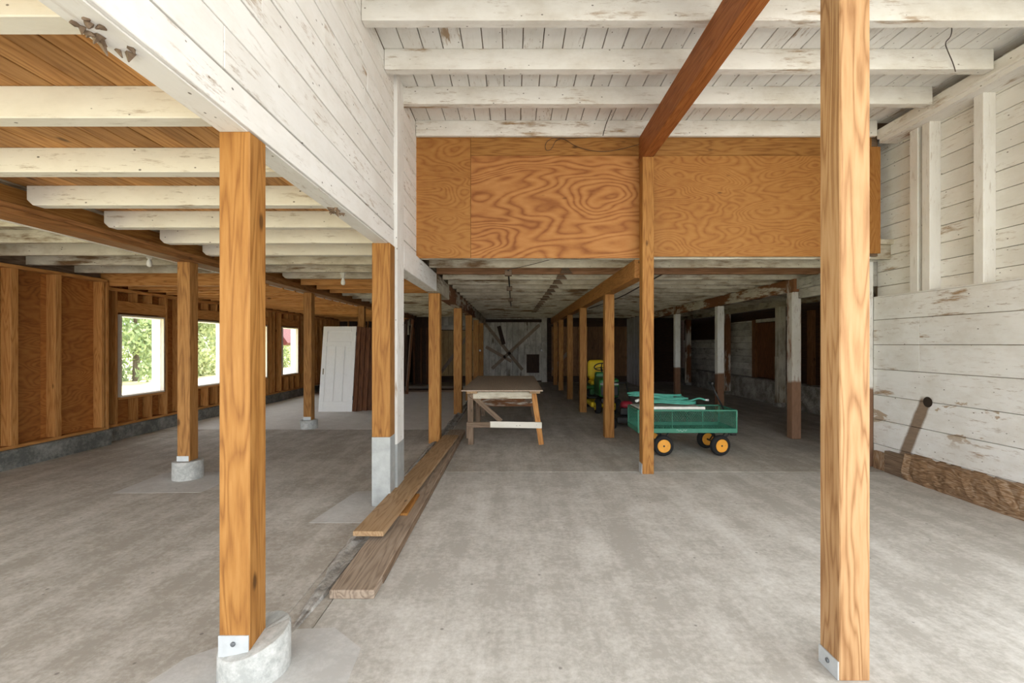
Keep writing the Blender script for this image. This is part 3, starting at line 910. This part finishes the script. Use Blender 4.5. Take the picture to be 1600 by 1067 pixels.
for i, lab in enumerate(labs):
    dd = leaf('panel_door', lab, -4.42 + 0.10 * i, 10.66 + 0.055 * i, 0.775, 2.0 - .01 * i, 9.0, door_wood if i != 4 else dim_white)
for i, (x0, lab) in enumerate(((-3.52, 'dark board leaning in the shaded left bay behind the doors'), (-3.40, 'brown board leaning beside a darker one in the left bay'))):
    bo = thing('leaning_board', lab, 'board', (x0, 14.4, 0))
    bo.rotation_euler = (-math.radians(5), math.radians(1.5 + 2 * i), 0)
    box('board', 0, .09, 0, .05, 0, 2.35, dark_wood if i == 0 else door_wood, bo, .003, local=True)
    box('batten', .012, .03, -.012, 0, 0.1, 2.2, grey_wood, bo, .002, local=True)
e = thing('floor_strip', 'dark flat strip lying across the floor of the left bay', 'timber', (-2.6, 15.2, 0))  # low dark strip across the bay floor
box('board', -3.55, -1.6, 15.05, 15.45, 0, .07, dark_wood, e)
box('edge_strip', -3.55, -1.6, 15.03, 15.05, 0, .05, old_wood, e)

# ------------------------------------------------------------------ garden cart
GREEN = plain('cart_green', (0.045, 0.20, 0.135), 0.5, mott=0.12)
RIM = plain('cart_rim_orange', (0.80, 0.36, 0.045), 0.45, mott=0.08)
c = thing('garden_cart', 'green steel mesh garden cart with orange wheel hubs and hose on top', 'cart', (2.40, 6.65, 0.0))
x0, x1, y0, y1, zb, zt = -0.69, 0.69, -0.285, 0.285, 0.325, 0.645
B = lambda *a, **k: box(*a, c, local=True, **k)
B('tray', x0, x1, y0 + .01, y1 - .01, zb, zb + .015, GREEN)
for ya, yb in ((y0, y0 + .02), (y1 - .02, y1)):
    B('tray_lip', x0, x1, ya, yb, zb, zb + .062, GREEN)
for xa, xb in ((x0, x0 + .02), (x1 - .02, x1)):
    B('tray_lip', xa, xb, y0, y1, zb, zb + .062, GREEN)
def lattice(name, u0, u1, z0, z1, place, parent):
    """diamond wire mesh between two heights, clipped to the panel"""
    bm = bmesh.new()
    st = 0.034
    h_ = z1 - z0
    for sgn in (1, -1):
        u = u0 - h_
        while u < u1 + h_:
            a, b = (u, z0), (u + h_ * 0.75, z1)
            if sgn < 0:
                a, b = (u + h_ * .75, z0), (u, z1)
            pts = []
            for k in range(2):
                pts.append((a, b)[k])
            (ua, za), (ub, zb_) = pts
            lo, hi = 0.0, 1.0
            du = ub - ua
            if du:
                t0, t1 = (u0 - ua) / du, (u1 - ua) / du
                if t0 > t1: t0, t1 = t1, t0
                lo, hi = max(lo, t0), min(hi, t1)
            if hi - lo > 0.02:
                p = place(ua + du * lo, za + (zb_ - za) * lo)
                q = place(ua + du * hi, za + (zb_ - za) * hi)
                add_cyl(bm, p, q, 0.0019, seg=4, caps=False)
            u += st
    return tag(mesh_obj(name, bm, GREEN, parent), kind='stuff')
for s, yy in ((-1, y0 + .01), (1, y1 - .01)):
    fr = B('side_panel', x0, x1, yy - .009, yy + .009, zt - .02, zt, GREEN)
    off = fr.location
    for xx in (x0 + .01, x0 + .25, x0 + .49, x0 + .89, x1 - .01) if s > 0 else (x0 + .01, x0 + .48, x0 + .90, x1 - .01):
        wd = .02 if abs(abs(xx) - .68) < .015 else .007
        o = box('upright', xx - wd / 2, xx + wd / 2, yy - .006, yy + .006, zb + .06, zt - .015, GREEN, fr, local=True, bev=.001)
        o.location -= off
    lattice('wire_mesh', x0 + .02, x1 - .02, zb + .06, zt - .01, lambda u, z, yy=yy, off=off: (u - off.x, yy - off.y, z - off.z), fr)
for xx in (x0 + .01, x1 - .01):
    fr = B('end_panel', xx - .009, xx + .009, y0, y1, zt - .02, zt, GREEN)
    off = fr.location
    lattice('wire_mesh', y0 + .02, y1 - .02, zb + .06, zt - .01, lambda u, z, xx=xx, off=off: (xx - off.x, u - off.y, z - off.z), fr)
def wheel(name, parent, loc, r, w, rimr, rimmat, steer=0.0, axis='y'):
    M = Matrix.Rotation(steer, 4, 'Z') @ Matrix.Rotation(math.radians(90), 4, 'X')
    tyre = lathe(name, [(rimr, -w * .40), (rimr + .012, -w * .5), (r * .86, -w * .5), (r * .96, -w * .36), (r, -w * .12), (r, w * .12), (r * .96, w * .36), (r * .86, w * .5), (rimr + .012, w * .5), (rimr, w * .40)], RUBBER, parent, 32, M)
    tyre.location = loc
    hub = lathe('hub', [(rimr * .98, -w * .50), (rimr * 1.04, -w * .53), (rimr * .92, -w * .52), (rimr * .84, -w * .34), (rimr * .3, -w * .30), (rimr * .25, -w * .44), (0.012, -w * .46), (0.012, w * .46), (rimr * .25, w * .44), (rimr * .3, w * .30), (rimr * .84, w * .34), (rimr * .92, w * .52), (rimr * 1.04, w * .53), (rimr * .98, w * .5)], rimmat, tyre, 32, M)
    nut = lathe('axle_nut', [(0.013, -w * .55), (0.013, w * .55)], BLACK, tyre, 8, M)
    va = cyl('valve_stem', M @ Vector((rimr * .6, 0.0, w * .33)), M @ Vector((rimr * .6, .004, w * .5)), 0.005, BLACK, tyre, seg=8)
    return tyre
RW = 0.143
wheel('wheel', c, (2.075 - 2.40, -0.24, RW), RW, 0.085, 0.088, RIM)
wheel('wheel', c, (2.075 - 2.40, 0.24, RW), RW, 0.085, 0.088, RIM)
wheel('wheel', c, (2.875 - 2.40, -0.225, RW), RW, 0.085, 0.088, RIM, math.radians(10))
wheel('wheel', c, (2.875 - 2.40, 0.24, RW), RW, 0.085, 0.088, RIM, math.radians(10))
cyl('axle', (-.325, -.24, RW), (-.325, .24, RW), .012, BLACK, c)
cyl('axle', (.475, -.24, RW), (.475, .24, RW), .012, BLACK, c)
for xx in (-.325, .475):
    for yy in (-.13, .13):
        beam('axle_strut', (xx, yy, RW), (xx + .13, yy, zb), .03, .012, BLACK, c)
beam('tow_link', (.475, -.05, RW), (.68, -.12, .285), .022, .02, BLACK, c)
bm = bmesh.new(); add_cyl(bm, (.66, -.14, .285), (.735, -.14, .285), .022, seg=12); add_cyl(bm, (.63, -.14, .29), (.66, -.14, .30), .012, seg=8)
mesh_obj('hitch_knuckle', bm, BLACK, c)
cyl('handle', (3.05 - 2.40, 0.05, .60), (2.885 - 2.40, 0.10, .985), .012, BLACK, c, seg=10)
cyl('handle_grip', (2.885 - 2.40 - .005, 0.03, .985), (2.885 - 2.40 + .005, 0.17, .985), .014, BLACK, c, seg=10)
LET = plain('pale_lettering', (0.62, 0.72, 0.66), .6)
pts = []
for i in range(26):
    a = i * .8
    pts.append((-.155 + i * .0058, y0 - .002, zb + .035 + .011 * math.sin(a) + .006 * math.sin(a * .37 + 1)))
tube('lettering', pts, .0016, LET, c)
box('reflector', x1 - .002, x1 + .006, y0 + .01, y0 + .05, zb + .22, zb + .30, plain('pale_clip', (.7, .72, .7), .4), c, .002, local=True)

HOSE = plain('paled_teal_hose', (0.075, 0.33, 0.26), 0.4, mott=0.25)  # base teal paled so that highlights are put into the colour
bd = thing('white_board', 'white flat tray lying in the green cart under the hose', 'tray', (2.28, 6.66, 0.655))
box('sheet', 1.74, 2.66, 6.42, 6.88, 0.650, 0.662, plain('tray_white', (.66, .67, .63), .6), bd, .004)
box('rim', 1.74, 2.66, 6.40, 6.42, 0.645, 0.684, plain('tray_white', (.66, .67, .63), .6), bd, .004)
ho = thing('garden_hose', 'teal garden hose coiled in loose loops on the cart', 'hose', (2.25, 6.66, 0.70))
def hose(n, cx, cy, ax, ay, z, tilt, seed):
    r2 = random.Random(seed)
    pts = []
    for i in range(n * 12):
        a = 2 * math.pi * i / 12
        k = 1 + r2.uniform(-.16, .10)
        pts.append((cx + ax * k * math.cos(a), cy + ay * k * math.sin(a), z + .012 * (i / 12) + tilt * math.cos(a) + r2.uniform(-.009, .009)))
    return pts
tube('hose_coil', hose(3, -.02, -.02, .40, .17, .010, -.012, 3), .0105, HOSE, ho)
tube('hose_coil', hose(3, -.06, .02, .33, .12, .034, .016, 8), .0105, HOSE, ho)
tube('hose_coil', hose(3, -.22, .08, .36, .13, .075, -.03, 5), .0105, HOSE, ho)
tube('hose_coil', hose(2, -.16, .10, .40, .10, .105, -.02, 9), .0105, HOSE, ho)
tube('hose_end', [(.18, -.08, .03), (.28, -.1, .05), (.36, -.11, .085), (.42, -.10, .08), (.47, -.10, .06)], .012, HOSE, ho)
cyl('hose_fitting', (.47, -.10, .06), (.52, -.10, .055), .016, STEEL, ho, seg=12)
cyl('hose_fitting', (-.52, -.14, .05), (-.47, -.10, .06), .02, plain('pale_clip', (.7, .72, .7), .4), ho, seg=12)

# ------------------------------------------------------------------ riding mower (mostly behind the posts)
MG = plain('mower_green', (0.02, 0.13, 0.03), 0.35, mott=0.1)
YEL = plain('mower_yellow', (0.80, 0.58, 0.02), 0.5, mott=0.06)
GREYP = plain('grey_plastic', (.38, .39, .38), .5)
m = thing('riding_mower', 'green riding mower with yellow seat parked behind the orange posts', 'mower', (2.10, 11.5, 0.0), math.radians(-90))
def rbox(name, x0, x1, y0, y1, z0, z1, mat, parent, bev=.03, seg=3):
    bm = bmesh.new()
    bmesh.ops.create_cube(bm, size=1)
    for v in bm.verts:
        v.co = Vector(((x0 + x1) / 2 + v.co.x * (x1 - x0), (y0 + y1) / 2 + v.co.y * (y1 - y0), (z0 + z1) / 2 + v.co.z * (z1 - z0)))
    bmesh.ops.bevel(bm, geom=bm.edges[:], offset=bev, segments=seg, profile=0.5, affect='EDGES')
    return mesh_obj(name, bm, mat, parent, smooth=False)
# local x runs forward (towards the viewer), y to the mower's left
for s in (-1, 1):
    w = wheel('rear_wheel', m, (0, s * .26, .23), .23, .20, .115, YEL)
    wheel('front_wheel', m, (1.18, s * .22, .165), .165, .12, .085, YEL)
rbox('chassis', -.15, 1.30, -.16, .16, .24, .36, BLACK, m)
rbox('rear_fender', -.38, .36, -.37, .37, .46, .56, MG, m, .04)
rbox('fender_skirt', -.36, .30, -.24, .24, .30, .48, MG, m, .03)
rbox('foot_deck', .30, .72, -.34, .34, .28, .33, BLACK, m, .02)
hood = rbox('hood', .62, 1.38, -.22, .22, .38, .80, MG, m, .07, 4)
rbox('grille', 1.34, 1.395, -.19, .19, .42, .63, BLACK, hood, .015)
rbox('headlight_bar', 1.33, 1.39, -.20, .20, .655, .70, GREYP, hood, .012)
rbox('dash_tower', .48, .68, -.18, .18, .36, .90, MG, m, .05)
st = cyl('steering_column', (.52, 0, .86), (.40, 0, 1.0), .02, BLACK, m)
bm = bmesh.new()
M = Matrix.Translation((.39, 0, 1.01)) @ Matrix.Rotation(math.radians(-35), 4, 'Y')
ring = [Vector((.16 * math.cos(2 * math.pi * i / 24), .16 * math.sin(2 * math.pi * i / 24), 0)) for i in range(24)]
for i in range(24):
    add_cyl(bm, M @ ring[i], M @ ring[(i + 1) % 24], .014, seg=8, caps=False)
for i in (0, 8, 16):
    add_cyl(bm, M @ Vector((0, 0, -.02)), M @ ring[i], .011, seg=6)
mesh_obj('steering_wheel', bm, BLACK, m, True)
seat = rbox('seat_cushion', -.26, .16, -.21, .21, .55, .66, YEL, m, .045, 3)
o = rbox('seat_back', -.10, .10, -.215, .215, -.05, .46, YEL, m, .095, 5)
o.location = (-.24, 0, .70); o.rotation_euler = (0, math.radians(-10), 0)
rbox('mower_deck', .30, .98, -.34, .34, .10, .24, YEL, m, .05)

# walk-behind mower, dark with a red cover
p = thing('push_mower', 'dark walk-behind mower with red engine cover beside the cart end', 'mower', (2.12, 8.75, 0.0))
rbox('deck', -.24, .24, -.30, .30, .09, .22, BLACK, p, .05)
rbox('engine', -.13, .13, -.14, .14, .22, .36, BLACK, p, .03)
lathe('engine_cover', [(.12, 0), (.125, .05), (.10, .10), (.05, .12)], plain('mower_red', (.30, .02, .035), .4), p, 20, Matrix.Translation((.02, 0, .36)))
for sx in (-1, 1):
    for sy in (-1, 1):
        wheel('wheel', p, (sx * .27, sy * .26, .10), .10, .05, .05, GREYP).rotation_euler = (0, 0, math.radians(90))
for sx in (-1, 1):
    tube('handle_bar', [(sx * .2, .26, .2), (sx * .21, .5, .42), (sx * .21, .85, .75)], .012, BLACK, p)
cyl('handle_grip', (-.21, .85, .75), (.21, .85, .75), .014, BLACK, p)
rbox('discharge_chute', .20, .36, -.14, .12, .10, .20, GREYP, p, .02)

# ------------------------------------------------------------------ wires, bulbs
def wire(label, pts, r=.004, name='hanging_wire'):
    return tag(tube(name, pts, r, WIRE), label, 'wire')
wire('kinked wire hanging from the high joists near the right wall', [P(1483, 8, 3.62), P(1488, 40, 3.72), P(1486, 58, 3.95), P(1476, 66, 4.0), P(1480, 78, 4.15), P(1490, 100, 4.22), P(1493, 112, 4.22)])
wire('thin wire loop tacked to the plywood above the middle panel', [P(945, 213, 5.66), P(878, 218, 5.655), P(866, 214, 5.655), P(852, 222, 5.655), P(852, 236, 5.655), P(862, 234, 5.655), P(868, 218, 5.655), P(882, 216, 5.655), P(900, 230, 5.655), P(935, 238, 5.655), P(970, 234, 5.655), P(1000, 225, 5.655)], .003)
wire('short dark cable dropping from the last high joist to the plywood', [P(956, 172, 5.3), P(950, 186, 5.42), P(946, 196, 5.57), P(942, 212, 5.59)], .005)
wire('slack cable strung under the low ceiling over the cart', [P(1090, 404, 6.9), P(1050, 420, 7.0), P(1010, 442, 7.4), P(960, 470, 9.0), P(920, 482, 11.0)], .01)
wire('straight wire under the low ceiling by the partition end', [P(795, 421, 6.348), P(815, 417, 6.348), P(840, 411, 6.348), P(862, 405, 6.348)], .004)
wr2 = thing('conduit_line', 'dark conduit with junction boxes running along the low ceiling joists', 'conduit', (-0.08, 6.5, 2.592))
cyl('pipe', (0, 0, 0.0), (0.0, 6.0, 0.0), .012, BLACK, wr2, seg=8)
for y in (0.0, 1.8, 3.9):
    box('junction_box', -.05, .05, y, y + .1, -.07, .012, old_wood, wr2, .004, local=True)
def bulb(label, loc):
    e = thing('ceiling_bulb', label, 'light bulb', loc)
    lathe('socket', [(.03, .0), (.03, .05), (.045, .06), (.045, .075)], plain('porcelain', (.6, .58, .52), .4), e, 16)
    lathe('glass_bulb', [(.008, -.105), (.026, -.095), (.033, -.072), (.028, -.04), (.016, -.01), (.015, .005)], plain('bulb_glass', (.75, .74, .7), .2), e, 16)
bulb('unlit white bulb on a left bay ceiling joist, near the brown beam', (-2.47, 6.66, 2.51))
bulb('unlit white bulb under grimy joists by the left studs', (-4.55, 5.75, 2.62))
for px, y0, lab in ((749, 17.385, 'small white insulator on the last left post'), (846, 18.9, 'small white insulator on the white barn door post')):
    q = P(px + (1 if px < 800 else 0), 546, y0)
    e = thing('insulator', lab, 'insulator', q)
    lathe('knob', [(.03, 0), (.04, .02), (.03, .04), (.04, .06), (.025, .08)], VINYL, e, 14, Matrix.Translation((0, .02, -.04)) @ Matrix.Rotation(math.radians(90), 4, 'X'))

# ------------------------------------------------------------------ outdoors: ground, trees, shelter seen through the windows
gm2, nt, bb = new('meadow', 0.95, 0.1)
pos = N(nt, 'NewGeometry').outputs['Position']
c0 = ramp(nt, noise(nt, pos, 0.5, 6, .65), [(.35, (0.34, 0.33, 0.16)), (.65, (0.55, 0.50, 0.30))])
nt.links.new(c0, bb.inputs['Base Color'])
meadow = struct('ground', -90, -6.7, -60, 110, -0.5, -0.12, gm2)
GRAVEL = concrete('gravel', (.36, .34, .30), (.48, .46, .42), (.58, .56, .52), streaks=False)
apron = struct('ground_apron', -6.7, 60, -60, YF, -0.5, -0.06, GRAVEL)
side = struct('ground_side', 7.3, 60, YF, 110, -0.5, -0.06, GRAVEL)

def leaf_mat(key, c1, c2):
    m_, nt_, b_ = new(key, 0.7, 0.2)
    r_ = N(nt_, 'NewGeometry').outputs['Random Per Island']
    nt_.links.new(ramp(nt_, r_, [(0, c1), (1, c2)]), b_.inputs['Base Color'])
    return m_
LM = [leaf_mat('hazed_leaf_green', (0.22, 0.31, 0.15), (0.42, 0.50, 0.26)), leaf_mat('hazed_leaf_olive', (0.27, 0.33, 0.18), (0.50, 0.53, 0.30))]  # leaf colours lightened to paint in window haze and overexposure
def crown_mesh(seed, mat, n=5200):
    r_ = random.Random(seed)
    verts, faces = [], []
    cl_ = []
    for _ in range(34):
        a_ = r_.uniform(0, 6.283); q_ = .72 * r_.random() ** .5
        cl_.append((Vector((q_ * math.cos(a_), q_ * math.sin(a_), r_.uniform(-1.2, 1.1))), r_.uniform(.2, .36)))
    for _ in range(n):
        cc_, cr = r_.choice(cl_)
        d_ = Vector((r_.gauss(0, 1), r_.gauss(0, 1), r_.gauss(0, 1))).normalized()
        p_ = cc_ + d_ * cr * (r_.random() ** .4)
        u = Vector((r_.gauss(0, 1), r_.gauss(0, 1), r_.gauss(0, 1))).normalized()
        v = u.cross(d_).normalized()
        s_ = r_.uniform(.035, .075)
        k = len(verts)
        for a_, b_ in ((-1, 0), (0, -.5), (1, 0), (0, .5)):
            verts.append(p_ + u * s_ * a_ + v * s_ * b_)
        faces.append((k, k + 1, k + 2, k + 3))
    me = bpy.data.meshes.new('crown')
    me.from_pydata(verts, [], faces)
    me.materials.append(mat)
    return me
CR = [crown_mesh(1, LM[0]), crown_mesh(2, LM[1])]
BARK = wood('bark', 'z', (.05, .035, .025), (.10, .075, .05), (.16, .12, .09), knots=0)
bm = bmesh.new(); add_cyl(bm, (0, 0, -.1), (0.05, 0, 3.2), .16, .06, 10)
trunk = bpy.data.meshes.new('trunk'); bm.to_mesh(trunk); bm.free(); trunk.materials.append(BARK)
spots = [(-17.2, 13.2 + 3.9 * k) for k in range(7)] + [(-21.3, 15.0 + 3.9 * k) for k in range(8)]
for i, (x, y) in enumerate(spots):
    tr_ = thing('broadleaf_tree', 'leafy green tree, its leaf colour paled as if by haze, in the row outside the windows', 'tree', (x, y, -.12), RND.uniform(0, 6), 'trees outside the windows')
    s = RND.uniform(1.68, 1.78)
    cr = link(bpy.data.objects.new('crown', CR[i % 2]), tr_)
    cr.location = (0, 0, 2.05); cr.scale = (s, s, s * 1.35)
    link(bpy.data.objects.new('trunk', trunk), tr_)
sh = thing('red_shelter', 'red-roofed timber shelter seen through the far window', 'shelter', (-11.6, 21.0, -.12))
RED = plain('red_roof', (.08, .012, .012), .8)
beam('roof', (0.3, 0, 3.54), (1.6, 0, 1.68), 1.6, .2, RED, sh)
beam('roof', (-0.95, 0, 1.75), (0.3, 0, 3.54), 1.6, .2, RED, sh)
for x in (-.7, 1.3):
    for y in (-.6, .6):
        box('shelter_post', x - .06, x + .06, y - .06, y + .06, 0, 2.1, grey_wood, sh, local=True)
